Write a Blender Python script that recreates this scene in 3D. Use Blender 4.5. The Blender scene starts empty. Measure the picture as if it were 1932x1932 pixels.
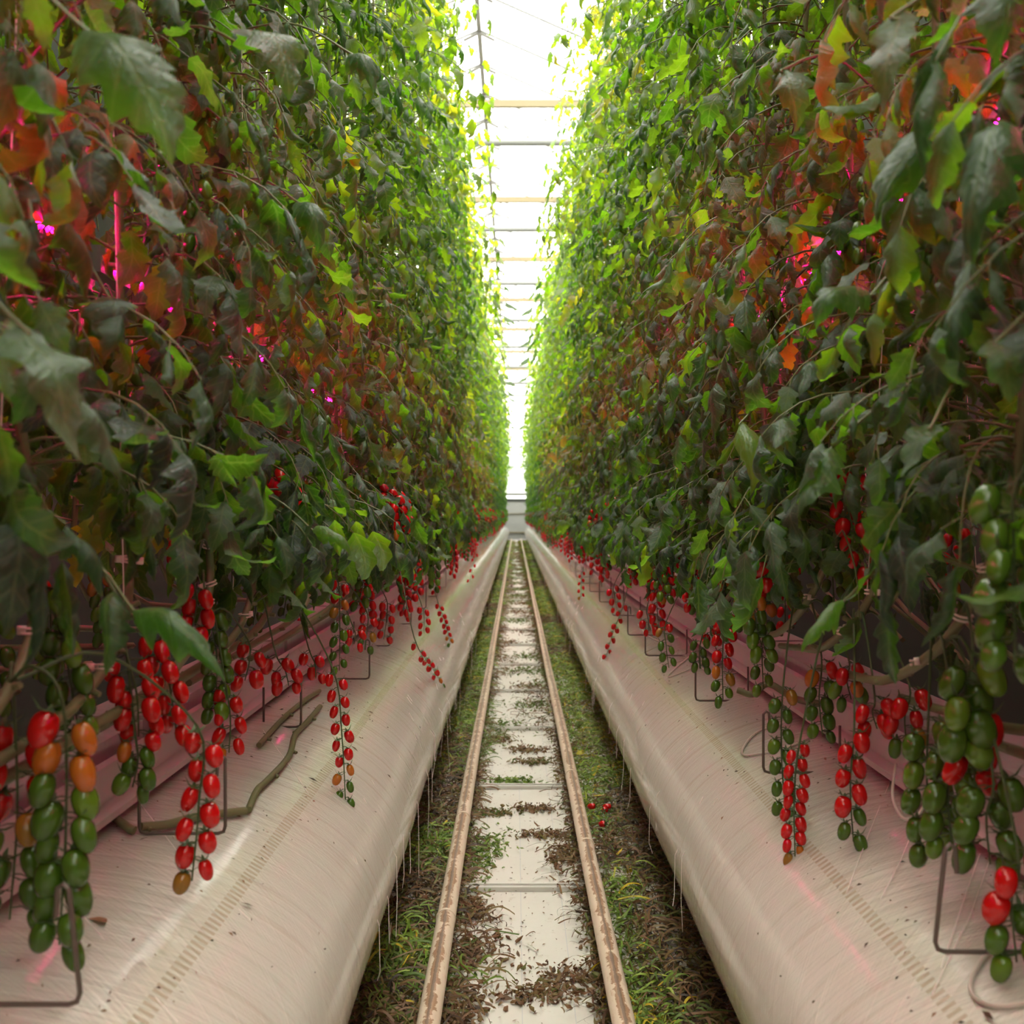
import bpy, math, random
import numpy as np
from mathutils import Vector, Matrix

SC = bpy.context.scene
COL = SC.collection
R = random.Random(7)
NR = np.random.default_rng(7)
PI = math.pi
F = 1932.0            # focal length in pixels of the 1932 px frame
VX, VY = 973.0, 970.0 # vanishing point of the row
CH = 1.18             # camera height

# ------------------------------------------------------------------ helpers
def tag(o, label=None, cat=None, group=None, kind=None):
    if label: o['label'] = label
    if cat: o['category'] = cat
    if group: o['group'] = group
    if kind: o['kind'] = kind
    return o

def empty(name, loc=(0, 0, 0), rz=0.0, parent=None):
    o = bpy.data.objects.new(name, None)
    o.empty_display_size = 0.05
    o.location = loc
    o.rotation_euler = (0, 0, rz)
    COL.objects.link(o)
    if parent: o.parent = parent
    return o

def put(name, mesh, parent=None, loc=None, rot=None, scale=None):
    o = bpy.data.objects.new(name, mesh)
    COL.objects.link(o)
    if parent: o.parent = parent
    if loc is not None: o.location = loc
    if rot is not None: o.rotation_euler = rot
    if scale is not None: o.scale = scale
    return o

class MB:
    """collects quads / triangles with material index, uv and tint"""
    def __init__(s):
        s.v = []; s.f = []; s.m = []; s.uv = []; s.t = []; s.n = 0
    def add(s, V, Q, mat=0, uv=None, tint=0.5):
        V = np.asarray(V, float); Q = np.asarray(Q, int)
        s.v.append(V); s.f.append(Q + s.n); s.m.append(np.full(len(Q), mat, int))
        s.uv.append(np.zeros((len(V), 2)) if uv is None else np.asarray(uv, float))
        t = np.empty(len(V)); t[:] = tint; s.t.append(t)
        s.n += len(V)
    def mesh(s, name, mats, smooth=True):
        V = np.concatenate(s.v); M = np.concatenate(s.m)
        UV = np.concatenate(s.uv); T = np.concatenate(s.t)
        k = [q.shape[1] for q in s.f]
        loops = np.concatenate([q.reshape(-1) for q in s.f])
        tot = np.concatenate([np.full(len(q), q.shape[1], int) for q in s.f])
        start = np.concatenate([[0], np.cumsum(tot)[:-1]])
        me = bpy.data.meshes.new(name)
        me.vertices.add(len(V)); me.vertices.foreach_set('co', V.reshape(-1).astype(np.float32))
        me.loops.add(len(loops)); me.loops.foreach_set('vertex_index', loops.astype(np.int32))
        me.polygons.add(len(tot))
        me.polygons.foreach_set('loop_start', start.astype(np.int32))
        me.polygons.foreach_set('material_index', M.astype(np.int32))
        me.polygons.foreach_set('use_smooth', np.full(len(tot), smooth, bool))
        uvl = me.uv_layers.new(name='UVMap')
        uvl.data.foreach_set('uv', UV[loops].reshape(-1).astype(np.float32))
        at = me.attributes.new('tint', 'FLOAT', 'POINT')
        at.data.foreach_set('value', T.astype(np.float32))
        for mm in mats: me.materials.append(mm)
        me.update(calc_edges=True)
        me.validate()
        return me

def box(mb, x0, x1, y0, y1, z0, z1, mat=0, tint=.5):
    V = [(x, y, z) for z in (z0, z1) for y in (y0, y1) for x in (x0, x1)]
    Q = [(0, 2, 3, 1), (4, 5, 7, 6), (0, 1, 5, 4), (2, 6, 7, 3), (0, 4, 6, 2), (1, 3, 7, 5)]
    mb.add(V, Q, mat, tint=tint)

def tube(mb, P, r, n=6, mat=0, tint=.5, caps=True):
    """tube along polyline P, radius scalar or per point"""
    P = np.asarray(P, float); m = len(P)
    rr = np.empty(m); rr[:] = r
    T = np.gradient(P, axis=0); T /= (np.linalg.norm(T, axis=1, keepdims=True) + 1e-9)
    up = np.array([0, 0, 1.]) if abs(T[0][2]) < .9 else np.array([1., 0, 0])
    N = np.cross(T[0], up); N /= np.linalg.norm(N)
    ring = []
    a = np.linspace(0, 2 * PI, n, endpoint=False)
    for i in range(m):
        N = N - T[i] * N.dot(T[i]); N /= (np.linalg.norm(N) + 1e-9)
        B = np.cross(T[i], N)
        ring.append(P[i] + rr[i] * (np.cos(a)[:, None] * N + np.sin(a)[:, None] * B))
    V = np.concatenate(ring)
    i = np.arange(m - 1)[:, None] * n; j = np.arange(n)[None, :]; j2 = (j + 1) % n
    Q = np.stack([i + j, i + j2, i + n + j2, i + n + j], -1).reshape(-1, 4)
    L = np.concatenate([[0], np.cumsum(np.linalg.norm(np.diff(P, axis=0), axis=1))])
    uv = np.stack([np.tile(np.arange(n) / n, m), np.repeat(L, n)], 1)
    mb.add(V, Q, mat, uv, tint)
    if caps:
        for e, base in ((P[0], 0), (P[-1], (m - 1) * n)):
            Vc = np.concatenate([V[base:base + n], [e]])
            Tq = np.stack([np.arange(n), (np.arange(n) + 1) % n, np.full(n, n)], 1)
            if base == 0: Tq = Tq[:, ::-1]
            mb.add(Vc, Tq, mat, tint=tint)

def smooth_path(pts, k=6):
    """Catmull-Rom through pts"""
    P = [np.asarray(p, float) for p in pts]
    P = [2 * P[0] - P[1]] + P + [2 * P[-1] - P[-2]]
    out = []
    for i in range(1, len(P) - 2):
        for t in np.linspace(0, 1, k, endpoint=False):
            a, b, c, d = P[i - 1], P[i], P[i + 1], P[i + 2]
            out.append(.5 * ((2 * b) + (-a + c) * t + (2 * a - 5 * b + 4 * c - d) * t * t + (-a + 3 * b - 3 * c + d) * t ** 3))
    out.append(P[-2])
    return np.array(out)

# ---------------------------------------------------------------- materials
def new_mat(name):
    m = bpy.data.materials.new(name); m.use_nodes = True
    nt = m.node_tree; nt.nodes.clear()
    out = nt.nodes.new('ShaderNodeOutputMaterial')
    return m, nt, out

class G:
    """tiny node-graph helper"""
    def __init__(s, nt): s.nt = nt
    def n(s, typ, **kw):
        nd = s.nt.nodes.new(typ)
        for k, v in kw.items(): setattr(nd, k, v)
        return nd
    def set(s, nd, name, val):
        sock = nd.inputs[name]
        if hasattr(val, 'is_output'): s.nt.links.new(val, sock)
        else: sock.default_value = val
    def math(s, op, a, b=None, c=None, clamp=False):
        nd = s.n('ShaderNodeMath', operation=op, use_clamp=clamp)
        for i, x in enumerate((a, b, c)):
            if x is not None: s.set(nd, i, x)
        return nd.outputs[0]
    def mix(s, f, a, b, mode='MIX'):
        nd = s.n('ShaderNodeMix', data_type='RGBA', blend_type=mode)
        s.set(nd, 0, f); s.set(nd, 6, a); s.set(nd, 7, b)
        return nd.outputs[2]
    def noise(s, vec, scale, detail=3, rough=.55):
        nd = s.n('ShaderNodeTexNoise'); s.set(nd, 'Scale', scale); s.set(nd, 'Detail', detail); s.set(nd, 'Roughness', rough)
        if vec is not None: s.set(nd, 'Vector', vec)
        return nd.outputs['Fac']
    def ramp(s, fac, stops):
        nd = s.n('ShaderNodeValToRGB'); s.set(nd, 0, fac)
        el = nd.color_ramp.elements
        while len(el) < len(stops): el.new(.5)
        for e, (p, c) in zip(el, stops): e.position = p; e.color = c
        return nd.outputs[0]
    def mapping(s, vec, scale):
        nd = s.n('ShaderNodeMapping'); s.set(nd, 'Vector', vec); s.set(nd, 'Scale', scale); return nd.outputs[0]
    def bump(s, h, strength, dist):
        nd = s.n('ShaderNodeBump'); s.set(nd, 'Height', h); s.set(nd, 'Strength', strength); s.set(nd, 'Distance', dist); return nd.outputs[0]

def C(r, g, b): return (r, g, b, 1.0)

def principled(name, col, rough=.5, metal=0., spec=.5, noise=None, bump=None, coord='Object'):
    m, nt, out = new_mat(name); g = G(nt)
    p = g.n('ShaderNodeBsdfPrincipled')
    g.set(p, 'Roughness', rough); g.set(p, 'Metallic', metal); g.set(p, 'Specular IOR Level', spec)
    tc = g.n('ShaderNodeTexCoord')
    if noise:
        c2, sc = noise
        g.set(p, 'Base Color', g.mix(g.math('MULTIPLY', g.noise(tc.outputs[coord], sc), 1.0), C(*col), C(*c2)))
    else: g.set(p, 'Base Color', C(*col))
    if bump: g.set(p, 'Normal', g.bump(g.noise(tc.outputs[coord], bump[0]), bump[1], bump[2]))
    nt.links.new(p.outputs[0], out.inputs[0])
    return m

def leaf_material(name, stops, tstops, trans=.42, rough=.42):
    m, nt, out = new_mat(name); g = G(nt)
    at = g.n('ShaderNodeAttribute', attribute_name='tint')
    uv = g.n('ShaderNodeUVMap')
    sep = g.n('ShaderNodeSeparateXYZ'); g.set(sep, 0, uv.outputs[0])
    cx = g.math('ABSOLUTE', sep.outputs[0])
    # lateral veins: repeat along the blade, swept toward the tip; plus the midrib
    ph = g.math('FRACT', g.math('SUBTRACT', g.math('MULTIPLY', sep.outputs[1], 6.0), g.math('MULTIPLY', cx, 1.1)))
    vein = g.math('SUBTRACT', 1.0, g.math('MULTIPLY', g.math('ABSOLUTE', g.math('SUBTRACT', ph, .5)), 7.0), clamp=True)
    mid = g.math('SUBTRACT', 1.0, g.math('MULTIPLY', cx, 9.0), clamp=True)
    v = g.math('MAXIMUM', g.math('MULTIPLY', vein, .6), mid)
    oi = g.n('ShaderNodeObjectInfo')
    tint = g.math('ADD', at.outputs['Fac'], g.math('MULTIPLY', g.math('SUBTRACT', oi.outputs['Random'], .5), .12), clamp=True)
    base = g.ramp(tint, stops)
    base = g.mix(g.math('MULTIPLY', v, .30), base, C(.12, .17, .07))
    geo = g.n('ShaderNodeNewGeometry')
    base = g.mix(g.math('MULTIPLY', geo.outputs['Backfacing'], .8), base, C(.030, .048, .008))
    tcol = g.ramp(tint, tstops)
    tcol = g.mix(g.math('MULTIPLY', v, .35), tcol, C(.55, .8, .12))
    p = g.n('ShaderNodeBsdfPrincipled')
    g.set(p, 'Base Color', base); g.set(p, 'Roughness', rough); g.set(p, 'Specular IOR Level', .75); g.set(p, 'Sheen Weight', .10); g.set(p, 'Sheen Roughness', .45); g.set(p, 'Sheen Tint', C(.8, 1, .9))
    tc = g.n('ShaderNodeTexCoord')
    h = g.math('ADD', g.math('MULTIPLY', v, -.5), g.math('MULTIPLY', g.noise(g.mapping(uv.outputs[0], (3, 6, 1)), 3.0, 2), 1.2))
    nb = g.bump(h, .55, .004)
    g.set(p, 'Normal', nb)
    tr = g.n('ShaderNodeBsdfTranslucent'); g.set(tr, 'Color', tcol)
    mx = g.n('ShaderNodeMixShader'); g.set(mx, 0, trans)
    nt.links.new(p.outputs[0], mx.inputs[1]); nt.links.new(tr.outputs[0], mx.inputs[2])
    nt.links.new(mx.outputs[0], out.inputs[0])
    return m

M = {}
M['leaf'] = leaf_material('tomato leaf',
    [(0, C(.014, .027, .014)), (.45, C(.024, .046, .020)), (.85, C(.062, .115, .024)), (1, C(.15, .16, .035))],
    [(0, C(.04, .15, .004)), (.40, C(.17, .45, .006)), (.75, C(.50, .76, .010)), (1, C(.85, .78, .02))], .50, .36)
M['stem'] = principled('tomato stem', (.11, .135, .045), .55, noise=((.18, .15, .08), 14.0), bump=(60, .3, .002))
M['rachis'] = principled('leaf stalk', (.070, .105, .020), .5, noise=((.11, .10, .03), 9.0))
M['truss'] = principled('truss stalk', (.045, .075, .020), .55)
M['calyx'] = principled('calyx', (.04, .085, .018), .6)
M['red'] = principled('ripe tomato', (.52, .006, .005), .16, spec=.5, noise=((.40, .004, .004), 30.0))
M['orange'] = principled('turning tomato', (.50, .075, .010), .18, noise=((.30, .14, .012), 24.0))
M['olive'] = principled('breaking tomato', (.20, .14, .014), .2, noise=((.30, .10, .012), 22.0))
M['green'] = principled('green tomato', (.036, .092, .007), .18, noise=((.062, .125, .010), 26.0))
M['lime'] = principled('pale green tomato', (.105, .185, .010), .18, noise=((.07, .145, .010), 26.0))
M['twine'] = principled('white twine', (.80, .70, .66), .6)
M['clip'] = principled('pale plastic clip', (.75, .55, .50), .4)
M['wire'] = principled('dark steel wire', (.10, .09, .085), .45, metal=.6, noise=((.16, .11, .08), 30.0))
M['hose'] = principled('clear drip hose', (.50, .43, .37), .3)
M['steel'] = principled('galvanised steel', (.66, .64, .59), .45, metal=.0, noise=((.46, .44, .40), 9.0))
M['greysteel'] = principled('grey upright', (.20, .19, .18), .5, metal=.4)
M['whitemetal'] = principled('pale painted steel', (.30, .31, .29), .4)
M['beige'] = principled('beige painted steel', (.26, .21, .11), .5)
M['ridge'] = principled('aluminium bar', (.24, .24, .22), .45)
M['gutter'] = principled('white coated gutter', (.55, .48, .46), .4, noise=((.46, .39, .37), 5.0))
M['slab'] = principled('white wrapped slab', (.50, .44, .42), .35, noise=((.38, .33, .32), 6.0), bump=(18, .5, .01))
M['concrete'] = principled('grey concrete', (.30, .28, .26), .8, noise=((.20, .19, .18), 6.0))
M['panel'] = principled('grey panel', (.40, .41, .39), .5, noise=((.33, .34, .33), 3.0))
M['darktrim'] = principled('dark rubber seal', (.03, .035, .03), .5)
M['light_blocker'] = principled('dark green screen cloth', (.035, .045, .03), .9, noise=((.02, .03, .02), 2.0))  # for the added sheets that shut out side light
M['housing'] = principled('aluminium housing', (.22, .22, .22), .35)
M['deadleaf'] = principled('dried leaf', (.28, .13, .06), .7, noise=((.20, .10, .05), 40.0))

def emission(name, col, strength):
    m, nt, out = new_mat(name); g = G(nt)
    e = g.n('ShaderNodeEmission'); g.set(e, 'Color', C(*col)); g.set(e, 'Strength', strength)
    nt.links.new(e.outputs[0], out.inputs[0]); return m
LED_POWER = 200.0
M['led'] = emission('magenta led strip', (1.0, .001, .19), LED_POWER)

def litter_material(name, stops):
    m, nt, out = new_mat(name); g = G(nt)
    at = g.n('ShaderNodeAttribute', attribute_name='tint')
    col = g.ramp(at.outputs['Fac'], stops)
    p = g.n('ShaderNodeBsdfPrincipled'); g.set(p, 'Base Color', col); g.set(p, 'Roughness', .6)
    tr = g.n('ShaderNodeBsdfTranslucent'); g.set(tr, 'Color', col)
    mx = g.n('ShaderNodeMixShader'); g.set(mx, 0, .25)
    nt.links.new(p.outputs[0], mx.inputs[1]); nt.links.new(tr.outputs[0], mx.inputs[2])
    nt.links.new(mx.outputs[0], out.inputs[0]); return m
M['litter'] = litter_material('fallen leaves',
    [(0, C(.040, .026, .016)), (.22, C(.20, .095, .042)), (.38, C(.17, .12, .035)), (.55, C(.082, .14, .020)),
     (.85, C(.20, .31, .032)), (.95, C(.30, .40, .06)), (1.0, C(.60, .42, .02))])

def duct_material():
    m, nt, out = new_mat('white plastic film'); g = G(nt)
    uv = g.n('ShaderNodeUVMap'); sep = g.n('ShaderNodeSeparateXYZ'); g.set(sep, 0, uv.outputs[0])
    a, y = sep.outputs[0], sep.outputs[1]      # a: angle in degrees from the path side, y: metres along the tube
    sl = g.math('ADD', y, g.math('MULTIPLY', a, .0022))
    cmb = g.n('ShaderNodeCombineXYZ'); g.set(cmb, 0, g.math('MULTIPLY', a, .012)); g.set(cmb, 1, g.math('MULTIPLY', sl, 46.0))
    n1 = g.noise(cmb.outputs[0], 1.0, 5, .65)
    cmb2 = g.n('ShaderNodeCombineXYZ'); g.set(cmb2, 0, g.math('MULTIPLY', a, .03)); g.set(cmb2, 1, g.math('MULTIPLY', g.math('SUBTRACT', y, g.math('MULTIPLY', a, .004)), 150.0))
    n2 = g.noise(cmb2.outputs[0], 1.0, 3, .6)
    cmb3 = g.n('ShaderNodeCombineXYZ'); g.set(cmb3, 0, g.math('MULTIPLY', a, .03)); g.set(cmb3, 1, g.math('MULTIPLY', y, 1.6))
    n3 = g.noise(cmb3.outputs[0], 1.0, 3, .5)
    # the row of punched slots: short brown dashes in a narrow band
    band = g.math('COMPARE', a, 47.0, 1.5)
    dash = g.math('GREATER_THAN', g.math('FRACT', g.math('MULTIPLY', y, 62.0)), .5)
    slot = g.math('MULTIPLY', band, dash)
    base = g.mix(n3, C(.63, .585, .515), C(.555, .51, .445))
    fine = g.math('MULTIPLY', g.math('SUBTRACT', n1, .55, clamp=True), 3.4, clamp=True)
    base = g.mix(fine, base, C(.44, .35, .27))
    base = g.mix(g.math('MULTIPLY', g.math('SUBTRACT', n2, .55, clamp=True), 2.2, clamp=True), base, C(.78, .70, .62))
    base = g.mix(g.math('MULTIPLY', slot, .55), base, C(.36, .25, .15))
    p = g.n('ShaderNodeBsdfPrincipled')
    g.set(p, 'Base Color', base); g.set(p, 'Roughness', .22); g.set(p, 'Specular IOR Level', .7); g.set(p, 'Coat Weight', .8); g.set(p, 'Coat Roughness', .12)
    hgt = g.math('ADD', g.math('MULTIPLY', n1, 1.0), g.math('MULTIPLY', n2, .35))
    g.set(p, 'Normal', g.bump(hgt, .6, .010))
    nt.links.new(p.outputs[0], out.inputs[0]); return m
M['duct'] = duct_material()

def floor_material():
    m, nt, out = new_mat('white ground cloth'); g = G(nt)
    tc = g.n('ShaderNodeTexCoord'); o = tc.outputs['Object']
    sep = g.n('ShaderNodeSeparateXYZ'); g.set(sep, 0, o)
    big = g.noise(o, 5.0, 4, .6); fine = g.noise(g.mapping(o, (40, 160, 1)), 1.0, 3)
    base = g.mix(big, C(.66, .63, .57), C(.56, .525, .46))
    base = g.mix(g.math('MULTIPLY', fine, .12), base, C(.42, .39, .35))
    line = g.math('LESS_THAN', g.math('ABSOLUTE', g.math('SUBTRACT', g.math('FRACT', g.math('MULTIPLY', g.math('ADD', sep.outputs[0], .047), 8.0)), .5)), .008)
    base = g.mix(g.math('MULTIPLY', line, .35), base, C(.25, .30, .42))
    st = g.math('MULTIPLY', g.math('SUBTRACT', g.noise(o, 24.0, 4, .7), .60, clamp=True), 5.0, clamp=True)
    base = g.mix(g.math('MULTIPLY', st, .6), base, C(.30, .20, .11))
    p = g.n('ShaderNodeBsdfPrincipled'); g.set(p, 'Base Color', base); g.set(p, 'Roughness', .6)
    wv = g.noise(g.mapping(o, (300, 300, 1)), 1.0, 1)
    g.set(p, 'Normal', g.bump(wv, .1, .002))
    nt.links.new(p.outputs[0], out.inputs[0]); return m
M['floor'] = floor_material()

def rail_material():
    m, nt, out = new_mat('worn painted pipe'); g = G(nt)
    tc = g.n('ShaderNodeTexCoord'); o = tc.outputs['Object']
    uv = g.n('ShaderNodeUVMap'); sep = g.n('ShaderNodeSeparateXYZ'); g.set(sep, 0, uv.outputs[0])
    ang = sep.outputs[0]   # 0..1 around the pipe, .5 is the crown
    ed = g.noise(g.mapping(o, (30, 26, 30)), 1.0, 5, .7)
    off = g.math('ABSOLUTE', g.math('SUBTRACT', ang, .5))
    rust = g.math('LESS_THAN', off, g.math('ADD', .012, g.math('MULTIPLY', g.math('SUBTRACT', ed, .36), .36)))
    core = g.math('LESS_THAN', off, g.math('ADD', .022, g.math('MULTIPLY', g.math('SUBTRACT', ed, .5), .10)))
    spots = g.math('MULTIPLY', g.math('SUBTRACT', g.noise(g.mapping(o, (60, 22, 60)), 1.0, 4, .7), .56, clamp=True), 6.0, clamp=True)
    base = g.mix(g.noise(o, 12.0), C(.70, .58, .46), C(.60, .46, .34))
    base = g.mix(g.math('MULTIPLY', spots, .6), base, C(.42, .21, .09))
    base = g.mix(g.math('MULTIPLY', rust, .85), base, C(.25, .115, .05))
    base = g.mix(g.math('MULTIPLY', core, .7), base, C(.09, .055, .035))
    p = g.n('ShaderNodeBsdfPrincipled'); g.set(p, 'Base Color', base); g.set(p, 'Roughness', .45); g.set(p, 'Specular IOR Level', .4)
    g.set(p, 'Normal', g.bump(ed, .3, .003))
    nt.links.new(p.outputs[0], out.inputs[0]); return m
M['rail'] = rail_material()

def glass_material():
    m, nt, out = new_mat('diffusing roof glass'); g = G(nt)
    t = g.n('ShaderNodeBsdfTransparent'); g.set(t, 'Color', C(.97, .98, .97))
    gl = g.n('ShaderNodeBsdfGlossy'); g.set(gl, 'Roughness', .2); g.set(gl, 'Color', C(.9, .9, .9))
    mx = g.n('ShaderNodeMixShader'); g.set(mx, 0, .05)
    nt.links.new(t.outputs[0], mx.inputs[1]); nt.links.new(gl.outputs[0], mx.inputs[2])
    nt.links.new(mx.outputs[0], out.inputs[0]); return m
M['glass'] = glass_material()

# ------------------------------------------------------------ camera & light
cam = bpy.data.cameras.new('camera'); co = bpy.data.objects.new('camera', cam); COL.objects.link(co)
co.location = (0, 0, CH); co.rotation_euler = (PI / 2, 0, 0)
cam.sensor_width = 36; cam.lens = 36.0
cam.shift_x = -(VX - 966) / F; cam.shift_y = (VY - 966) / F
cam.clip_start = .05; cam.clip_end = 200
cam.dof.use_dof = True; cam.dof.focus_distance = 2.7; cam.dof.aperture_fstop = 5.6
SC.camera = co

w = bpy.data.worlds.new('overcast sky'); SC.world = w; w.use_nodes = True
gw = G(w.node_tree)
tcw = gw.n('ShaderNodeTexCoord'); spw = gw.n('ShaderNodeSeparateXYZ'); gw.set(spw, 0, tcw.outputs['Generated'])
zz = spw.outputs[2]     # overcast sky: three times brighter overhead than at the horizon; dim ground below it
skyf = gw.math('DIVIDE', gw.math('ADD', 1.0, gw.math('MULTIPLY', zz, 2.0)), 3.0)
below = gw.math('LESS_THAN', zz, -.02)
stw = gw.math('ADD', gw.math('MULTIPLY', gw.math('SUBTRACT', 1.0, below), gw.math('MULTIPLY', skyf, 11.5)), gw.math('MULTIPLY', below, .8))
bg = w.node_tree.nodes['Background']; w.node_tree.links.new(stw, bg.inputs[1]); bg.inputs[0].default_value = (1.0, .97, .90, 1); bg.inputs[1].default_value = 1.0
SC.view_settings.view_transform = 'Standard'; SC.view_settings.look = 'None'
SC.view_settings.exposure = 0.0; SC.view_settings.gamma = 1.0; SC.view_settings.use_curve_mapping = False
cy = SC.cycles
cy.max_bounces = 6; cy.diffuse_bounces = 3; cy.glossy_bounces = 2; cy.transmission_bounces = 4; cy.transparent_max_bounces = 6
cy.caustics_reflective = False; cy.caustics_refractive = False
cy.sample_clamp_indirect = 8.0
cy.use_denoising = True
cy.use_adaptive_sampling = True; cy.adaptive_threshold = .07
cy.time_limit = 900

# ------------------------------------------------------- measured geometry
DL = dict(cx=-.778, cz=CH - .84, a=.488, b=.325, s=1)    # left air tube cross-section; s: the side that faces the path
DR = dict(cx=.822, cz=CH - .84, a=.430, b=.325, s=-1)
XG = {-1: -.80, 1: .845}       # gutter axes
XF = {-1: -.64, 1: .69}        # front plant rows
XB = {-1: -1.02, 1: 1.06}      # back plant rows
SLABZ = .80

def duct_pt(D, deg):
    t = math.radians(deg)
    return D['cx'] + D['s'] * D['a'] * math.cos(t), D['cz'] + D['b'] * math.sin(t)

def at_depth(px, py, d):
    return Vector(((px - VX) * d / F, d, CH - (py - VY) * d / F))

def on_duct(D, px, py, lift=0.0):
    """the point of the tube's surface that shows at this place of the frame"""
    r = (px - VX) / (py - VY)
    best = None
    for k in range(0, 1400):
        deg = -40 + k * .1
        x, z = duct_pt(D, deg)
        e = abs(x / (CH - z) - r)
        if best is None or e < best[0] - 1e-6: best = (e, deg, x, z)
        if deg > 20 and best and e > best[0] + .2 and best[0] < .01: break
    _, deg, x, z = best
    d = F * (CH - z) / (py - VY)
    t = math.radians(deg)
    return Vector((x + D['s'] * lift * math.cos(t), d, z + lift * math.sin(t)))

# ------------------------------------------------------------------ setting
Y0, Y1 = -3.0, 48.0
mb = MB(); box(mb, -6.5, 5.4, Y0, Y1 + .4, -.10, 0.0)
floor = put('floor', mb.mesh('floor', [M['floor']], False)); tag(floor, 'white woven ground cloth with faint blue lines under the crop rows', 'floor', kind='structure')
mb = MB(); box(mb, -6.5, 5.4, 45.4, Y1, 0.0, .012)
cp = put('floor_2', mb.mesh('floor_2', [M['concrete']], False)); tag(cp, 'grey concrete headland path at the far end of the aisle', 'floor', kind='structure')

HR, XR = CH + 6.9, -.52          # ridge height and x
HG = CH + 6.0                    # roof gutter height
for side, x in (('left', -1.80), ('right', 1.75)):  # dark sheets added to block side light where further crop rows would stand
    mb = MB(); box(mb, x - .05, x + .05, Y0, Y1, 0, CH + 3.0)
    o = put('wall_' + side, mb.mesh('wall_' + side, [M['light_blocker']], False))
    tag(o, 'added dark green sheet blocking side light behind the %s crop row' % side, 'wall', kind='structure')
# far wall: grey panel below, glass with rails above
mb = MB(); box(mb, -6.5, 5.4, Y1, Y1 + .08, 0, CH + .60)
o = put('wall_far', mb.mesh('wall_far', [M['panel']], False)); tag(o, 'pale grey panelled lower end wall closing the far end of the aisle', 'wall', kind='structure')
mb = MB(); box(mb, -6.5, 5.4, Y1 - .03, Y1 + .1, CH + .60, CH + .72)
tag(put('trim_1', mb.mesh('trim_1', [M['darktrim']], False)), 'thin dark sill bar along the top of the grey end wall', 'trim', kind='structure')
mb = MB(); box(mb, -6.5, 5.4, Y1, Y1 + .02, CH + .72, HR)
wn = put('window_1', mb.mesh('window_1', [M['glass']], False)); tag(wn, 'white glazed end wall above the grey panels', 'window', kind='structure')
for i, h in enumerate((.86, 1.15, 2.2, 3.1, 4.0, 4.6)):
    mb = MB(); box(mb, -6.5, 5.4, Y1 - .05, Y1 + .01, CH + h, CH + h + (.05 if i else .14))
    put('glazing_rail', mb.mesh('glazing_rail', [M['whitemetal']], False), wn)
mb = MB(); box(mb, -6.5, 5.4, Y1 - .07, Y1 - .01, .30, .34); box(mb, -6.5, 5.4, Y1 - .06, Y1 - .005, CH + .02, CH + .035)
tag(put('trim_2', mb.mesh('trim_2', [M['beige']], False)), 'pale rail fixed low across the grey end wall', 'trim', kind='structure')
# near wall behind the camera
mb = MB(); box(mb, -6.5, 5.4, Y0 - .1, Y0, 0, 2.2)
tag(put('wall_near', mb.mesh('wall_near', [M['panel']], False)), 'pale grey end wall behind the viewer', 'wall', kind='structure')
# roof: glass panes, ridge, glazing bars
mb = MB()
for xa in (-6.52, -2.52, 1.48):
    V = [(xa, Y0, HG), (xa + 2, Y0, HR), (xa + 4, Y0, HG), (xa, Y1, HG), (xa + 2, Y1, HR), (xa + 4, Y1, HG)]
    mb.add(V, [(0, 1, 4, 3), (1, 2, 5, 4)])
ceil = put('ceiling', mb.mesh('ceiling', [M['glass']], False)); tag(ceil, 'white overcast-lit glass roof pitched over the aisle', 'ceiling', kind='structure')
mb = MB(); box(mb, XR - .03, XR + .03, Y0, Y1, HR - .05, HR + .03)
put('ridge_bar', mb.mesh('ridge_bar', [M['ridge']], False), ceil)
mb = MB(); box(mb, 1.40, 1.56, Y0, Y1, HG - .12, HG + .02)
put('roof_gutter', mb.mesh('roof_gutter', [M['whitemetal']], False), ceil)
mb = MB()
tube(mb, [(-2.52, 0, HG), (XR - .02, 0, HR - .03)], .018, 4); tube(mb, [(XR + .02, 0, HR - .03), (1.48, 0, HG)], .018, 4)
gb = mb.mesh('glazing_bar', [M['whitemetal']], False)
mb = MB()
for s in (-1, 1): tube(mb, [(XR, 0, HR - .06), (XR + s * .22, 0, HR - .06 - .11)], .022, 4)
br = mb.mesh('ridge_bracket', [M['ridge']], False)
y = 9.1
while y < Y1:
    put('glazing_bar', gb, ceil, (0, y, 0)); put('ridge_bracket', br, ceil, (0, y, 0))
    y += 1.09
# trusses: beige upper chord, white round lower chord, zigzag braces
ORD = ['nearest', 'second', 'third', 'fourth', 'fifth', 'sixth', 'seventh', 'eighth', 'ninth', 'tenth', 'eleventh', 'twelfth',
       'thirteenth', 'fourteenth', 'fifteenth', 'sixteenth', 'seventeenth', 'eighteenth', 'nineteenth', 'twentieth',
       'twenty-first', 'twenty-second', 'twenty-third', 'twenty-fourth', 'twenty-fifth', 'twenty-sixth', 'twenty-seventh', 'twenty-eighth']
mb = MB(); box(mb, -6.4, 5.3, -.03, .03, -.05, .05); m_up = mb.mesh('upper_chord', [M['beige']], False)
mb = MB(); tube(mb, [(-6.4, 0, 0), (5.3, 0, 0)], .055, 10); m_lo = mb.mesh('lower_chord', [M['whitemetal']])
mb = MB()
xs = [-3.3 + i * .565 for i in range(13)]
for i in range(12):
    a, b = ((xs[i], 0, .55), (xs[i + 1], 0, 0)) if i % 2 else ((xs[i], 0, 0), (xs[i + 1], 0, .55))
    tube(mb, [a, b], .014, 4)
m_br = mb.mesh('brace', [M['whitemetal']], False)
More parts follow.
